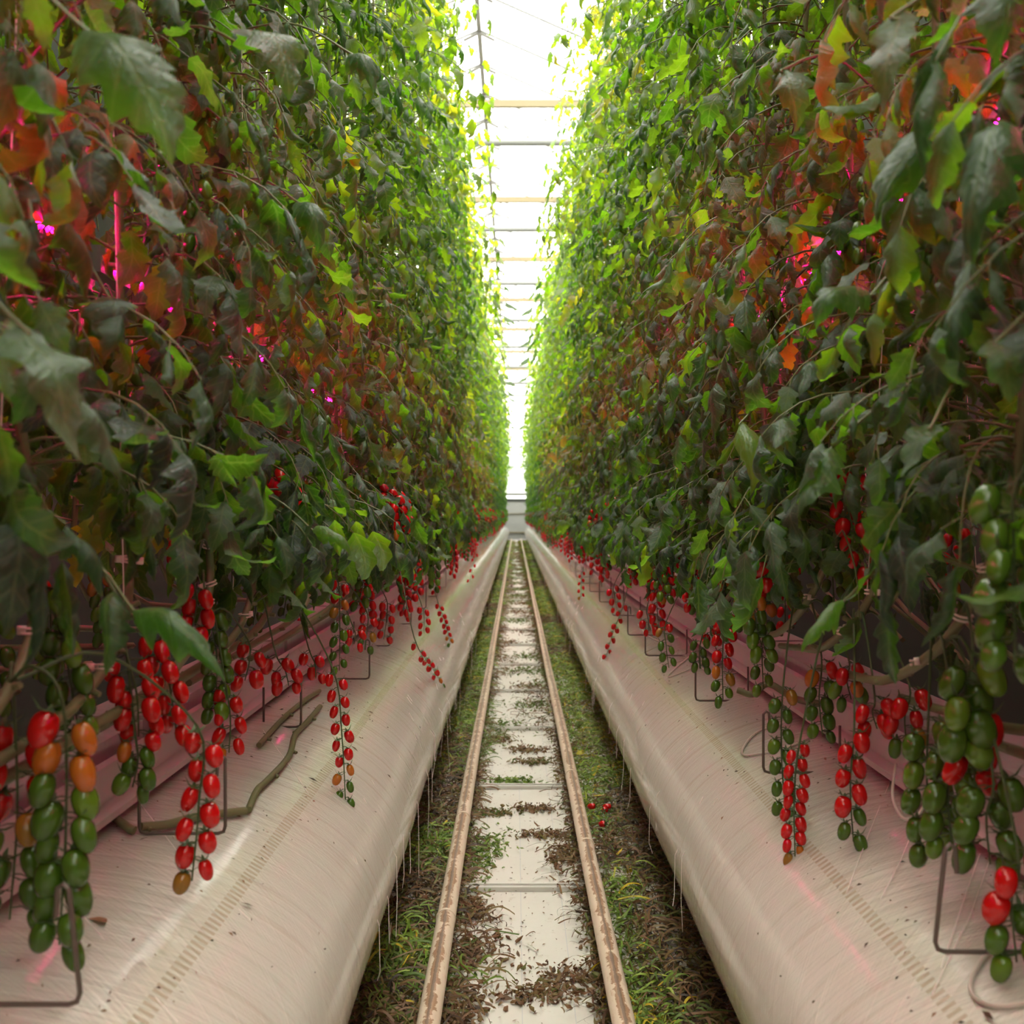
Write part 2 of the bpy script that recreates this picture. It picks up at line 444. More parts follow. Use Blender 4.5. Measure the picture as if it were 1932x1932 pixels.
for i in range(8):
    y = 14.75 + 4.5 * i
    o = empty('roof_truss', (0, y, CH + 5.36)); tag(o, '%s visible roof truss from the viewer, white pipe below a beige bar' % ORD[i], 'truss', 'roof trusses across the aisle')
    put('upper_chord', m_up, o, (0, 0, .55)); put('lower_chord', m_lo, o); put('brace', m_br, o)

# ------------------------------------------------------------------ air tubes
def make_duct(D, name, label):
    ys = np.concatenate([np.arange(-2.8, 9, .06), np.arange(9, 47.7, .4)])
    degs = np.linspace(-180, 180, 97)
    t = np.radians(degs)
    X = []
    uv = []
    ph = R.uniform(0, 9)
    for yy in ys:
        k = 1 + .006 * math.sin(yy * 2.1 + ph) + .004 * math.sin(yy * 5.3 + ph * 2)
        ex = D['cx'] + D['s'] * D['a'] * k * np.cos(t)
        ez = D['cz'] + D['b'] * (1 + (k - 1) * .4) * np.sin(t)
        ez = np.maximum(ez, .004)
        # a soft crease along the punched row
        X.append(np.stack([ex, np.full_like(ex, yy), ez], 1)); uv.append(np.stack([degs, np.full_like(degs, yy)], 1))
    n = len(t); m = len(ys)
    V = np.concatenate(X)
    i = np.arange(m - 1)[:, None] * n; j = np.arange(n - 1)[None, :]
    Q = np.stack([i + j, i + n + j, i + n + j + 1, i + j + 1], -1).reshape(-1, 4)
    if D['s'] < 0: Q = Q[:, ::-1]
    mb = MB(); mb.add(V, Q, 0, np.concatenate(uv))
    for b in (0, (m - 1) * n):
        Vc = np.concatenate([V[b:b + n], [V[b:b + n].mean(0)]])
        mb.add(Vc, np.stack([np.arange(n - 1), np.arange(1, n), np.full(n - 1, n)], 1), 0)
    o = put(name, mb.mesh(name, [M['duct']])); tag(o, label, 'air tube', 'inflated air tubes beside the rails')
    return o
make_duct(DL, 'air_tube', 'long white inflated plastic air tube left of the rails, under the left crop row')
make_duct(DR, 'air_tube', 'long white inflated plastic air tube right of the rails, under the right crop row')

# growing gutters with slabs
for s, sd in ((-1, 'left'), (1, 'right')):
    x = XG[s]
    g_ = empty('growing_gutter', (x, 0, .675)); tag(g_, 'pinkish white hanging gutter above the %s air tube' % sd, 'gutter', 'growing gutters under the plants')
    mb = MB()
    prof = [(-.135, .0), (-.135, .012), (-.105, .016), (-.10, .075), (-.11, .080), (-.10, .085), (-.092, .02), (.092, .02), (.10, .085), (.11, .08), (.10, .075), (.105, .016), (.135, .012), (.135, .0)]
    n = len(prof)
    V = [(px, yy, pz) for yy in (-2.9, 46) for px, pz in prof]
    mb.add(V, [(i, (i + 1) % n, n + (i + 1) % n, n + i) for i in range(n)])
    put('trough', mb.mesh('trough', [M['gutter']], False), g_)
    mb = MB()
    for k in range(40):
        y0 = -2.85 + k * 1.22
        box(mb, -.075, .075, y0, y0 + 1.18, .022, .105)
    sm = mb.mesh('slab_wrap', [M['slab']], False)
    sl = put('growing_slab', sm, g_); sl['kind'] = 'stuff'

# interlighting bars
def led_bar():
    mb = MB(); box(mb, -.02, .02, 0, 2.4, -.020, .030); tube(mb, [(0, .3, .04), (0, .3, 1.9)], .0015, 4); tube(mb, [(0, 2.1, .04), (0, 2.1, 1.9)], .0015, 4)
    h = mb.mesh('housing', [M['housing']], False)
    mb = MB()
    for s in (-1, 1): box(mb, s * .0225 - .0015, s * .0225 + .0015, .03, 2.37, -.004, .004)
    return h, mb.mesh('led_strip', [M['led']], False)
LH, LS = led_bar()
for s, sd, hz in ((-1, 'left', CH + .47), (1, 'right', CH + .66)):
    for k in range(8):
        o = empty('grow_light', (XG[s] - .01 * s, -.6 + 2.5 * k, hz))
        tag(o, '%s magenta grow light bar from the viewer, hidden inside the %s crop row' % (ORD[k], sd), 'grow light', 'grow lights inside the rows')
        put('housing', LH, o); put('led_strip', LS, o)

# --------------------------------------------------------------------- rails
for s, x, sd in ((-1, -.188, 'left'), (1, .232, 'right')):
    mb = MB()
    ys = np.concatenate([np.arange(-.6, 12, .12), np.arange(12, 45.3, .8)])
    n = 20; a = np.arange(n + 1) / n * 2 * PI - PI / 2
    V = []; uv = []
    for yy in ys:
        xx = x + .0016 * math.sin(yy * 1.3 + s)
        for k in range(n + 1):
            V.append((xx + .0255 * math.cos(a[k]), yy, .0915 + .0255 * math.sin(a[k]))); uv.append((k / n, yy))
    Q = [(i * (n + 1) + k, i * (n + 1) + k + 1, (i + 1) * (n + 1) + k + 1, (i + 1) * (n + 1) + k) for i in range(len(ys) - 1) for k in range(n)]
    mb.add(V, [q[::-1] for q in Q], 0, uv)
    for yy in (-.6, ys[-1]):
        V = [(x + .0255 * math.cos(t), yy, .0915 + .0255 * math.sin(t)) for t in a[:-1]]
        mb.add(V + [(x, yy, .0915)], [(k, (k + 1) % n, n) for k in range(n)])
    r_ = put('pipe_rail', mb.mesh('pipe_rail', [M['rail']])); tag(r_, 'rust-streaked pale pipe rail on the %s of the aisle' % sd, 'rail', 'pair of pipe rails on the floor')
    # welded joints in the pipe
    mb = MB()
    tube(mb, [(0, 0, 0), (0, .012, 0)], .0275, 16)
    jm = mb.mesh('joint_ring', [M['rail']])
    for yy in (3.05, 3.95, 5.6, 8.2, 11.2): put('joint_ring', jm, r_, (x, yy + .3 * s, .0915))
mb = MB(); box(mb, -.24, .24, -.02, .02, .001, .014); box(mb, -.24, .24, -.004, .004, .014, .02); m_base = mb.mesh('base_bar', [M['steel']], False)
mb = MB(); box(mb, -.006, .006, -.03, .03, .012, .075); box(mb, -.02, .02, -.03, .03, .062, .068); m_leg = mb.mesh('leg', [M['greysteel']], False)
y = 2.03; k = 0
while y < 20:
    o = empty('rail_support', (.022, y, 0)); tag(o, '%s grey steel rail support from the viewer, laid across the aisle floor' % ORD[k], 'rail support', 'rail supports across the aisle')
    put('base_bar', m_base, o); put('leg', m_leg, o, (-.21, 0, 0)); put('leg', m_leg, o, (.21, 0, 0))
    y += 1.19; k += 1

# ---------------------------------------------------------- leaflet templates
def leaflet(rows, cols, rng, lob=.32):
    t = np.linspace(0, 1, rows + 1)
    wd = .235 * np.sin(PI * t ** .66) ** .85
    k = rng.choice([3, 4, 5]); ph = rng.uniform(0, 1)
    saw = ((t * k + ph) % 1.0)
    wl = wd * (1 + lob * (saw - .5) * 2 * (t > .08) * (t < .95)); wr = wd * (1 + lob * (((t * k + ph + .35) % 1.0) - .5) * 2 * (t > .08) * (t < .95))
    wl[0] = wr[0] = .02; wl[-1] = wr[-1] = .006
    b = rng.uniform(.6, 2.7) * (1 if rng.random() < .92 else -.4)
    th = -b * t ** 1.3
    dt = 1 / rows
    my = np.concatenate([[0], np.cumsum(np.cos((th[1:] + th[:-1]) / 2) * dt)])
    mz = np.concatenate([[0], np.cumsum(np.sin((th[1:] + th[:-1]) / 2) * dt)])
    curl = rng.uniform(-.4, 2.0) if rng.random() < .6 else rng.uniform(2.0, 3.8); tw = rng.uniform(-1.0, 1.0)
    c = np.linspace(-1, 1, cols + 1)
    V = np.zeros((rows + 1, cols + 1, 3)); UV = np.zeros((rows + 1, cols + 1, 2))
    p1, p2 = rng.uniform(0, 6, 2)
    for i in range(rows + 1):
        ny, nz = -math.sin(th[i]), math.cos(th[i])
        for j in range(cols + 1):
            wv = (wl if c[j] < 0 else wr)[i]
            a = abs(c[j]) * curl * .6
            xx = wv * c[j] * math.cos(a * .7); dn = -wv * abs(c[j]) * math.sin(a)
            dn += .055 * math.sin(t[i] * 15 + p1 + 2 * c[j]) * c[j] ** 2 * (wv / .27)
            dn += .03 * math.sin(t[i] * 9 + p2)
            r = tw * t[i]
            xr = xx * math.cos(r) - dn * math.sin(r); dr = xx * math.sin(r) + dn * math.cos(r)
            V[i, j] = (xr, my[i] + dr * ny, mz[i] + dr * nz); UV[i, j] = (c[j], t[i])
    n = cols + 1
    i = np.arange(rows)[:, None] * n; j = np.arange(cols)[None, :]
    Q = np.stack([i + j, i + j + 1, i + n + j + 1, i + n + j], -1).reshape(-1, 4)
    return V.reshape(-1, 3), Q, UV.reshape(-1, 2)
LRNG = np.random.default_rng(3)
T_NEAR = [leaflet(12, 4, LRNG) for _ in range(36)]
T_FAR = [leaflet(5, 2, LRNG, .1) for _ in range(16)]

def unit(v): return v / (np.linalg.norm(v) + 1e-9)

def add_leaflet(mb, T, rng, pos, d, up, L, tint):
    d = unit(d); s = unit(np.cross(d, up)); n = np.cross(s, d)
    V, Q, UV = T[rng.integers(len(T))]
    W = pos + L * (V[:, :1] * s * rng.uniform(.85, 1.2) + V[:, 1:2] * d + V[:, 2:3] * n)
    mb.add(W, Q, 0, UV, tint)

UPV = np.array([0, 0, 1.])
def compound_leaf(mb, T, rng, base, az, length, size, tint, far, el0=None):
    el = rng.uniform(.0, .55) if el0 is None else el0
    drop = rng.uniform(1.0, 1.9)
    n = 7
    P = [np.array(base, float)]
    daz = rng.uniform(-.5, .5)
    for i in range(n):
        e = el - drop * (i / (n - 1)) ** 1.1
        a = az + daz * i / n
        P.append(P[-1] + length / n * np.array([math.cos(a) * math.cos(e), math.sin(a) * math.cos(e), math.sin(e)]))
    P = np.array(P)
    rr = np.linspace(.0027, .0010, len(P))
    tube(mb, P if not far else P[::2], rr if not far else rr[::2] * 1.3, 4 if not far else 3, 1, caps=False)
    def pt(f):
        q = f * (len(P) - 1); i = min(int(q), len(P) - 2); return P[i] + (P[i + 1] - P[i]) * (q - i), unit(P[i + 1] - P[i])
    fr = [.34, .56, .78] if not far else [.4, .72]
    for f in fr:
        for sgn in (-1, 1):
            p, d = pt(min(.95, f + rng.uniform(-.05, .05)))
            side = unit(np.cross(d, UPV)) * sgn
            dd = d * rng.uniform(.25, .75) + side * rng.uniform(.7, 1.0) + UPV * rng.uniform(-.95, .05)
            st = rng.uniform(.012, .035)
            q = p + unit(dd) * st
            if not far: tube(mb, [p, q], .0011, 3, 1, caps=False)
            up = UPV + d * .3 + np.array([rng.normal(0, .25), rng.normal(0, .25), 0])
            add_leaflet(mb, T, rng, q, dd, up, size * rng.uniform(.62, 1.0) * (.85 + .4 * f), float(np.clip(tint + rng.normal(0, .07), 0, 1)))
    if not far:
        for f in (.45, .66):
            p, d = pt(f); side = unit(np.cross(d, UPV)) * (1 if rng.random() < .5 else -1)
            add_leaflet(mb, T, rng, p + side * .004, d * .3 + side - UPV * .3, UPV, size * .36, float(np.clip(tint + .06, 0, 1)))
    p, d = pt(1.0)
    add_leaflet(mb, T, rng, p, d + UPV * rng.uniform(-.5, .1), UPV + np.array([rng.normal(0, .3), rng.normal(0, .3), .2]), size * rng.uniform(.95, 1.25), float(np.clip(tint, 0, 1)))

PLANT_TOP = 3.75     # height of the crown above the slab
def stem_path(rng):
    """local: +x faces the path; the old stem runs along the row, then climbs"""
    pts = [(-.02, -.95, .03), (.03, -.6, .07), (.07, -.25, .12), (.06, -.02, .24), (.02, .05, .45)]
    z = .8
    while z < PLANT_TOP:
        pts.append((rng.normal(0, .018), rng.normal(.03, .02), z)); z += .42
    pts.append((.02, .02, PLANT_TOP))
    return smooth_path(pts, 5)

def foliage(seed, far, zlo=.31):
    rng = np.random.default_rng(seed)
    T = T_FAR if far else T_NEAR
    path = stem_path(np.random.default_rng(seed))
    mb = MB()
    nl = 116 if not far else 80
    gold = 2.39996
    az0 = rng.uniform(0, 6.28)
    for i in range(nl):
        z = zlo + .02 + (PLANT_TOP - zlo) * ((i + rng.uniform(-.4, .4)) / nl if i else 0) ** (1.45 if not far else 1.1)
        z = max(zlo, z)
        idx = int(np.argmin(np.abs(path[:, 2] - z) + (path[:, 1] < -.1) * 9)); b = path[idx].copy(); b[2] = z
        az = az0 + gold * i + rng.normal(0, .3)
        if rng.random() < .45: az = rng.normal(0, .9)        # many leaves reach for the light of the aisle
        k = z / PLANT_TOP
        L = rng.uniform(.20, .36) * (1 if k < .93 else .7)
        if k > .5 and rng.random() < .14: L = rng.uniform(.42, .58); az = rng.normal(0, .6)
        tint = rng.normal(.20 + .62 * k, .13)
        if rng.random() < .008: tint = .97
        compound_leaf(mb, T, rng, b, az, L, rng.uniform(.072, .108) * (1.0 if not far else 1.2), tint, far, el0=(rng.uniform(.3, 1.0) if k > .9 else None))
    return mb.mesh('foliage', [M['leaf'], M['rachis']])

def stem_mesh(seed, far):
    rng = np.random.default_rng(seed)
    P = stem_path(np.random.default_rng(seed))
    mb = MB()
    r = np.interp(P[:, 2], [0, .3, 2.5, PLANT_TOP], [.0085, .0075, .006, .004])
    tube(mb, P if not far else P[::3], r if not far else r[::3], 7 if not far else 4, 0)
    if not far:      # the scars and knuckles where leaves were taken off
        for i in range(3, 26, 2):
            p = P[i]; a = rng.uniform(0, 6.28)
            q = p + np.array([math.cos(a), math.sin(a) * .5, rng.uniform(-.3, .5)]) * .02
            tube(mb, [p, q], [.006, .0045], 5, 0)
    return mb.mesh('stem', [M['stem']])

NV_NEAR, NV_FAR = 12, 7
FOL_N = [foliage(100 + i, False) for i in range(NV_NEAR)]
STM_0 = [stem_mesh(150 + i, False) for i in range(4)]
STM_N = [stem_mesh(100 + i, False) for i in range(NV_NEAR)]
PATHS_N = [stem_path(np.random.default_rng(100 + i)) for i in range(NV_NEAR)]
FOL_0 = [foliage(150 + i, False, .44) for i in range(4)]
FOL_F = [foliage(300 + i, True) for i in range(NV_FAR)]
STM_F = [stem_mesh(300 + i, True) for i in range(NV_FAR)]

# -------------------------------------------------------------------- fruit
def tomato_into(mb, O, ax, L, Wd, seg=12, rings=8, mat=0, cal=1, rng=None):
    """plum tomato hanging from O along axis ax, with calyx"""
    ax = unit(np.asarray(ax, float)); h = np.array([1., 0, 0]) if abs(ax[0]) < .8 else np.array([0, 1., 0])
    s = unit(np.cross(ax, h)); t = np.cross(ax, s)
    a = np.linspace(0, 2 * PI, seg, endpoint=False)
    u = np.linspace(0, 1, rings + 1); V = []
    for uu in u:
        ph = PI * uu
        r = Wd / 2 * (max(0, math.sin(ph)) ** .82) * (1 + .06 * math.cos(ph)) + (1e-4)
        zz = L * (.5 - .5 * math.cos(ph)) + (.02 * L * math.exp(-(uu * 9) ** 2))
        V.append(O + ax * zz + r * (np.cos(a)[:, None] * s + np.sin(a)[:, None] * t))
    V = np.concatenate(V)
    i = np.arange(rings)[:, None] * seg; j = np.arange(seg)[None, :]; j2 = (j + 1) % seg
    Q = np.stack([i + j, i + seg + j, i + seg + j2, i + j2], -1).reshape(-1, 4)
    mb.add(V, Q, mat)
    if cal is not None:
        for k in range(5):
            an = 2 * PI * k / 5 + .3
            d = math.cos(an) * s + math.sin(an) * t; e = np.cross(ax, d)
            b0 = O + ax * .001
            m1 = b0 + d * Wd * .34 - ax * .001; m2 = b0 + d * Wd * .72 - ax * (.004 + .006 * (k % 2))
            V = np.array([b0 - e * .0022, b0 + e * .0022, m1 + e * .0026, m1 - e * .0026, m2 + e * .0005, m2 - e * .0005])
            mb.add(V, [(0, 1, 2, 3), (3, 2, 4, 5)], cal)

TOM = {}
for col in ('red', 'orange', 'olive', 'green', 'lime'):
    for v, (L, W_) in enumerate(((1.0, .68), (1.0, .75), (1.0, .62))):
        mb = MB(); tomato_into(mb, np.zeros(3), (0, 0, -1), .036 * L, .036 * W_)
        TOM[col, v] = mb.mesh('tomato', [M[col], M['calyx']])

def ripeness(f, rf, rng):
    """f: 0 at the stalk end of the truss .. 1 at its tip; rf: how far the red has come"""
    if f < rf - .06: return 'red'
    if f < rf + .02: return 'orange' if rng.random() < .6 else 'red'
    if f < rf + .10: return 'olive' if rng.random() < .6 else 'orange'
    return 'green' if rng.random() < .8 else 'lime'

def truss_layout(path, f0, n, size, rng, spread=1.0, facing=None):
    """tomatoes in two ranks along the hanging part of the path"""
    seg = np.linalg.norm(np.diff(path, axis=0), axis=1); L = np.concatenate([[0], np.cumsum(seg)]); tot = L[-1]
    out = []
    for k in range(n):
        f = f0 + (1 - f0) * (k + .3) / n
        s_ = f * tot; i = min(np.searchsorted(L, s_, side='right') - 1, len(path) - 2)
        p = path[i] + (path[i + 1] - path[i]) * ((s_ - L[i]) / max(seg[i], 1e-6)); d = unit(path[i + 1] - path[i])
        side = np.cross(d, np.array([0, 1., 0]) if facing is None else facing); side = unit(side) if np.linalg.norm(side) > .1 else np.array([1., 0, 0])
        sg = 1 if k % 2 else -1
        o2 = unit(np.cross(d, side)) * rng.normal(0, .35)
        q = p + (side * sg * rng.uniform(.75, 1.1) + o2) * size * .36 * spread + d * .003
        ax = unit(np.array([0, 0, -1.]) * .75 + d * .5 + side * sg * .35 + o2 * .3 + rng.normal(0, .08, 3))
        out.append(((k + .5) / n, p, q, ax))
    return out

def truss_stalk(path, lay, r=.0021):
    mb = MB()
    tube(mb, path, np.linspace(r * 1.2, r * .6, len(path)), 5, 0)
    for f, p, q, ax in lay: tube(mb, [p, (p + q) / 2 + np.array([0, 0, .002]), q], .0009, 4, 0, caps=False)
    return mb.mesh('truss', [M['truss']])

def hang_path(p0, top, bot, bow=.012):
    p0, top, bot = map(lambda v: np.asarray(v, float), (p0, top, bot))
    mid = (top + bot) / 2 + np.array([bow, 0, 0])
    a = (p0 * .55 + top * .45); a[2] = max(p0[2], top[2]) + .02
    return smooth_path([p0, a, top, mid, bot], 5)

def rot_to(ax):
    return Vector((0, 0, -1)).rotation_difference(Vector(ax)).to_euler()

def add_truss(root, path, f0, n, size, rf, rng, spread=1.0, facing=None, name='truss'):
    lay = truss_layout(path, f0, n, size, rng, spread, facing)
    tr = put('truss', truss_stalk(path, lay), root)
    for f, p, q, ax in lay:
        c = ripeness(f, rf, rng)
        sc = size / .036 * rng.uniform(.9, 1.1) * (1 if f < .8 else .88)
        o = put('tomato', TOM[c, int(rng.integers(3))], tr, q, rot_to(ax), (sc, sc, sc))
    return tr

# truss templates for plants without measured trusses (local to the plant)
def truss_template(seed):
    rng = np.random.default_rng(seed)
    zt = rng.uniform(.16, .46); reach = rng.uniform(.05, .26); az = rng.normal(0, .8); ln = rng.uniform(.13, .24)
    x, y = reach * math.cos(az), reach * math.sin(az)
    bot_z = max(zt - ln, -.13)
    path = hang_path((.03, .03, zt + .02), (x, y, zt), (x + rng.normal(0, .02), y + rng.normal(0, .02), bot_z))
    n = int(rng.integers(9, 16)); rf = rng.choice([.0, .45, .8, 1.1, -.1, -.2])
    lay = truss_layout(path, .38, n, .034, rng)
    return path, lay, rf
TT = [truss_template(900 + i) for i in range(26)]
TT_STALK = [truss_stalk(p, l) for p, l, _ in TT]
def merged_truss(k, lod):
    path, lay, rf = TT[k]; rng = np.random.default_rng(k)
    mb = MB(); tube(mb, path[::2], .0022, 3, 0, caps=False)
    idx = {'red': 1, 'orange': 2, 'olive': 3, 'green': 4, 'lime': 5}
    for f, p, q, ax in lay:
        tomato_into(mb, q, ax, .036, .023, 7, 5, idx[ripeness(f, rf + .15, rng)], None)
    return mb.mesh('truss', [M['truss'], M['red'], M['orange'], M['olive'], M['green'], M['lime']])
TT_FAR = [merged_truss(k, 0) for k in range(len(TT))]
REDS = [i for i in range(len(TT)) if TT[i][2] > .4]
# green trusses higher on the plant
def high_truss(seed):
    rng = np.random.default_rng(seed)
    az = rng.normal(0, .7); reach = rng.uniform(.08, .2); x, y = reach * math.cos(az), reach * math.sin(az)
    path = hang_path((.02, .02, .03), (x, y, 0), (x + .02, y, -rng.uniform(.12, .2)))
    mb = MB(); tube(mb, path, .002, 4, 0, caps=False)
    for f, p, q, ax in truss_layout(path, .35, int(rng.integers(8, 13)), .032, rng): tomato_into(mb, q, ax, .033, .020, 9, 6, 1 if rng.random() < .7 else 2, 3)
    return mb.mesh('truss', [M['truss'], M['green'], M['lime'], M['calyx']])
HT = [high_truss(500 + i) for i in range(5)]

def ring_clip():
    mb = MB()
    a = np.linspace(0, 2 * PI * .86, 16)
    for dz in (0, .006): tube(mb, np.stack([.0125 * np.cos(a), .0125 * np.sin(a), np.full_like(a, dz)], 1), .0017, 5)
    box(mb, .012, .023, -.0035, .0035, -.002, .009)
    return mb.mesh('clip', [M['clip']])
CLIP = ring_clip()
def string_mesh(rng):
    dx, dy = rng.uniform(-.05, .05), rng.uniform(-.14, .02)
    mb = MB(); tube(mb, [(.06 + dx * .3, -.02 + dy, .22), (.03, .0, 1.0), (0, .03, PLANT_TOP + .25)], .0011, 4)
    return mb.mesh('support_string', [M['twine']])
STR = [string_mesh(R) for _ in range(6)]

# measured trusses: (x of top px, y top px, x bottom px, y bottom px, x in metres at the bottom, tomatoes, size, red share, spread, x at top or None)
HERO = {
 -1: [(118, 1322, 112, 1782, -.53, 20, .044, .14, 1.0, None),
      (28, 1352, 18, 1735, -.61, 15, .042, .42, 1.3, None),
      (238, 1225, 262, 1390, -.56, 13, .038, 1.2, 1.4, None),
      (255, 1385, 250, 1485, -.57, 7, .034, .05, 1.1, None),
      (372, 1370, 362, 1662, -.45, 14, .036, .90, .9, None),
      (628, 1262, 652, 1516, -.385, 20, .029, .72, 1.0, None),
      (782, 1205, 838, 1302, -.318, 16, .028, .70, .8, -.375),
      (826, 1135, 850, 1216, -.335, 16, .028, .82, .8, -.39),
      (728, 1128, 724, 1206, -.46, 10, .032, 1.2, 1.3, None),
      (766, 1108, 764, 1166, -.46, 8, .032, 1.1, 1.2, None),
      (468, 1208, 462, 1284, -.53, 6, .036, 1.2, 1.0, None),
      (520, 1232, 545, 1294, -.52, 8, .036, 1.2, 1.5, None),
      (582, 1222, 596, 1280, -.50, 5, .034, 1.2, 1.0, None),
      (634, 1085, 640, 1265, -.48, 16, .031, .28, 1.0, None),
      (368, 1090, 362, 1188, -.57, 7, .038, 1.2, .9, None),
      (425, 1290, 432, 1420, -.53, 9, .034, .9, 1.1, None),
      (80, 1080, 150, 1390, -.60, 16, .040, -.2, 1.1, None),
      (375, 690, 385, 930, -.60, 14, .040, -.2, 1.0, None),
      (230, 640, 235, 880, -.62, 9, .042, -.1, 1.0, None),
      (820, 1050, 822, 1120, -.44, 9, .03, 1.2, 1.0, None),
      (795, 1140, 800, 1195, -.40, 9, .03, 1.2, 1.2, None),
      (690, 1150, 688, 1225, -.47, 8, .032, .5, 1.2, None),
      (665, 1180, 668, 1215, -.47, 5, .032, 1.2, 1.2, None),
      (896, 1030, 886, 1100, -.36, 9, .03, 1.2, 1.0, None)],
  1: [(1434, 1020, 1432, 1142, .60, 9, .036, 1.2, .8, None),
      (1445, 1130, 1440, 1300, .60, 12, .034, .1, 1.0, None),
      (1372, 1150, 1364, 1320, .52, 15, .034, .68, 1.1, None),
      (1340, 1140, 1345, 1210, .58, 9, .034, 1.2, 1.3, None),
      (1510, 1395, 1500, 1616, .507, 20, .029, .90, 1.0, None),
      (1478, 1290, 1482, 1540, .53, 16, .032, .0, 1.0, None),
      (1612, 1368, 1610, 1588, .575, 11, .037, .60, .7, None),
      (1650, 1310, 1655, 1375, .62, 6, .036, 1.2, 1.2, None),
      (1918, 1590, 1918, 1815, .60, 10, .042, .45, .9, None),
      (1835, 1225, 1822, 1400, .575, 9, .050, -.1, .7, None),
      (1850, 1325, 1838, 1470, .60, 6, .044, 1.2, .9, None),
      (1752, 1345, 1762, 1605, .60, 13, .042, -.2, 1.1, None),
      (1800, 1390, 1795, 1590, .59, 10, .042, -.1, 1.1, None),
      (1872, 1450, 1868, 1630, .60, 9, .044, -.1, 1.2, None),
      (1935, 880, 1915, 1250, .50, 16, .042, -.2, 1.2, None),
      (1178, 1135, 1140, 1252, .435, 14, .03, .85, .7, .50),
      (1470, 568, 1432, 724, .52, 13, .038, -.1, .8, None),
      (1222, 1140, 1228, 1190, .50, 8, .034, 1.2, 1.4, None),
      (1258, 1060, 1262, 1130, .52, 8, .034, .9, 1.3, None),
      (1305, 1080, 1310, 1140, .55, 8, .034, 1.2, 1.4, None),
      (1160, 1100, 1164, 1150, .47, 8, .032, 1.2, 1.2, None),
      (1550, 1240, 1552, 1390, .62, 11, .036, .1, 1.1, None),
      (1600, 1240, 1606, 1320, .64, 8, .036, .4, 1.2, None),
      (1715, 1290, 1712, 1420, .66, 9, .038, .6, 1.2, None),
      (1258, 1170, 1262, 1260, .50, 10, .032, .1, 1.2, None),
      (1325, 1200, 1322, 1262, .53, 9, .032, -.1, 1.1, None),
      (1545, 830, 1548, 930, .58, 8, .038, -.2, 1.0, None),
      (1100, 1075, 1096, 1130, .46, 10, .03, .9, 1.0, None)]}

# ------------------------------------------------------------------- plants
SP = .36
front = {-1: [], 1: []}
yy = .52
ys = []
while yy < 45.6:
    ys.append(yy); yy += SP if yy < 28 else .5
for s, sd in ((-1, 'left'), (1, 'right')):
    n_near = 0
    for i, y in enumerate(ys):
        y_ = y + R.uniform(-.06, .06) + (.12 if s > 0 else 0)
        x_ = XF[s] + R.uniform(-.03, .03)
        root = empty('tomato_plant', (x_, y_, SLABZ), 0 if s < 0 else PI)
        near = y < 8.5
        v = R.randrange(NV_NEAR if near else NV_FAR)
        kz = R.uniform(.95, 1.04)
        if near:
            put('foliage', FOL_0[v % 4] if y < 1.7 else FOL_N[v], root, None, None, (1, 1, kz)); put('stem', STM_0[v % 4] if y < 1.7 else STM_N[v], root, None, None, (1, 1, kz))
            (put('support_string', STR[R.randrange(len(STR))], root) if R.random() < .7 else None)
            for q in range(3):
                idx = R.choice([12, 14, 15, 17, 19, 22]) ; p = PATHS_N[v][idx]
                put('clip', CLIP, root, (p[0], p[1], p[2] * kz), (R.uniform(-.3, .3), R.uniform(-.3, .3), R.uniform(0, 6)))
            for q in range(1):
                put('truss', HT[R.randrange(len(HT))], root, (0, 0, R.uniform(.55, 1.5)), (0, 0, R.uniform(-.7, .7)))
        else:
            put('foliage', FOL_F[v], root, None, None, (1, 1, kz)); put('stem', STM_F[v], root, None, None, (1, 1, kz))
        if y < 6.5:
            for q in range(0 if y < 1.5 else 1 if y < 2.8 else 3):
                k = R.randrange(len(TT))
                if y > 2.8 and TT[k][2] < .4 and R.random() < .6: k = R.choice([i_ for i_ in range(len(TT)) if TT[i_][2] > .4])
                path, lay, rf = TT[k]
                tr = put('truss', TT_STALK[k], root, (0, 0, 0), (0, 0, R.uniform(-.35, .35)))
                for f, p, qq, ax in lay:
                    c = ripeness(f, rf, NR); sc = NR.uniform(.9, 1.08)
                    put('tomato', TOM[c, int(NR.integers(3))], tr, qq, rot_to(ax), (sc, sc, sc))
        else:
            for q in range(4):
                put('truss', TT_FAR[R.choice(REDS) if R.random() < .6 else R.randrange(len(TT))], root, (R.uniform(0, .06), 0, 0), (0, 0, R.uniform(-.4, .4)))
        front[s].append((root, x_, y_, v))
        if i < 26:
            lab = '%s tomato plant from the viewer in the %s front row' % (ORD[i], sd)
            tag(root, lab, 'tomato plant', 'tomato plants at the front of the %s row' % sd)
        elif y < 28:
            tag(root, 'leafy tomato plant midway down the %s row where the leaves shrink to specks' % sd, 'tomato plant', 'tomato plants midway down the %s row' % sd)
        else:
            tag(root, 'tomato plant in the last far stretch of the %s row by the end wall' % sd, 'tomato plant', 'tomato plants in the far stretch of the %s row' % sd)

for s, sd in ((-1, 'left'), (1, 'right')):
    for k in range(8):
        root = empty('tomato_plant', (XF[s], .14 - .4 * k, SLABZ), 0 if s < 0 else PI)
        v = R.randrange(NV_FAR)
        put('foliage', FOL_F[v], root); put('stem', STM_F[v], root)
        tag(root, 'tomato plant of the %s row standing beside and behind the viewer' % sd, 'tomato plant', 'tomato plants behind the viewer in the %s row' % sd)

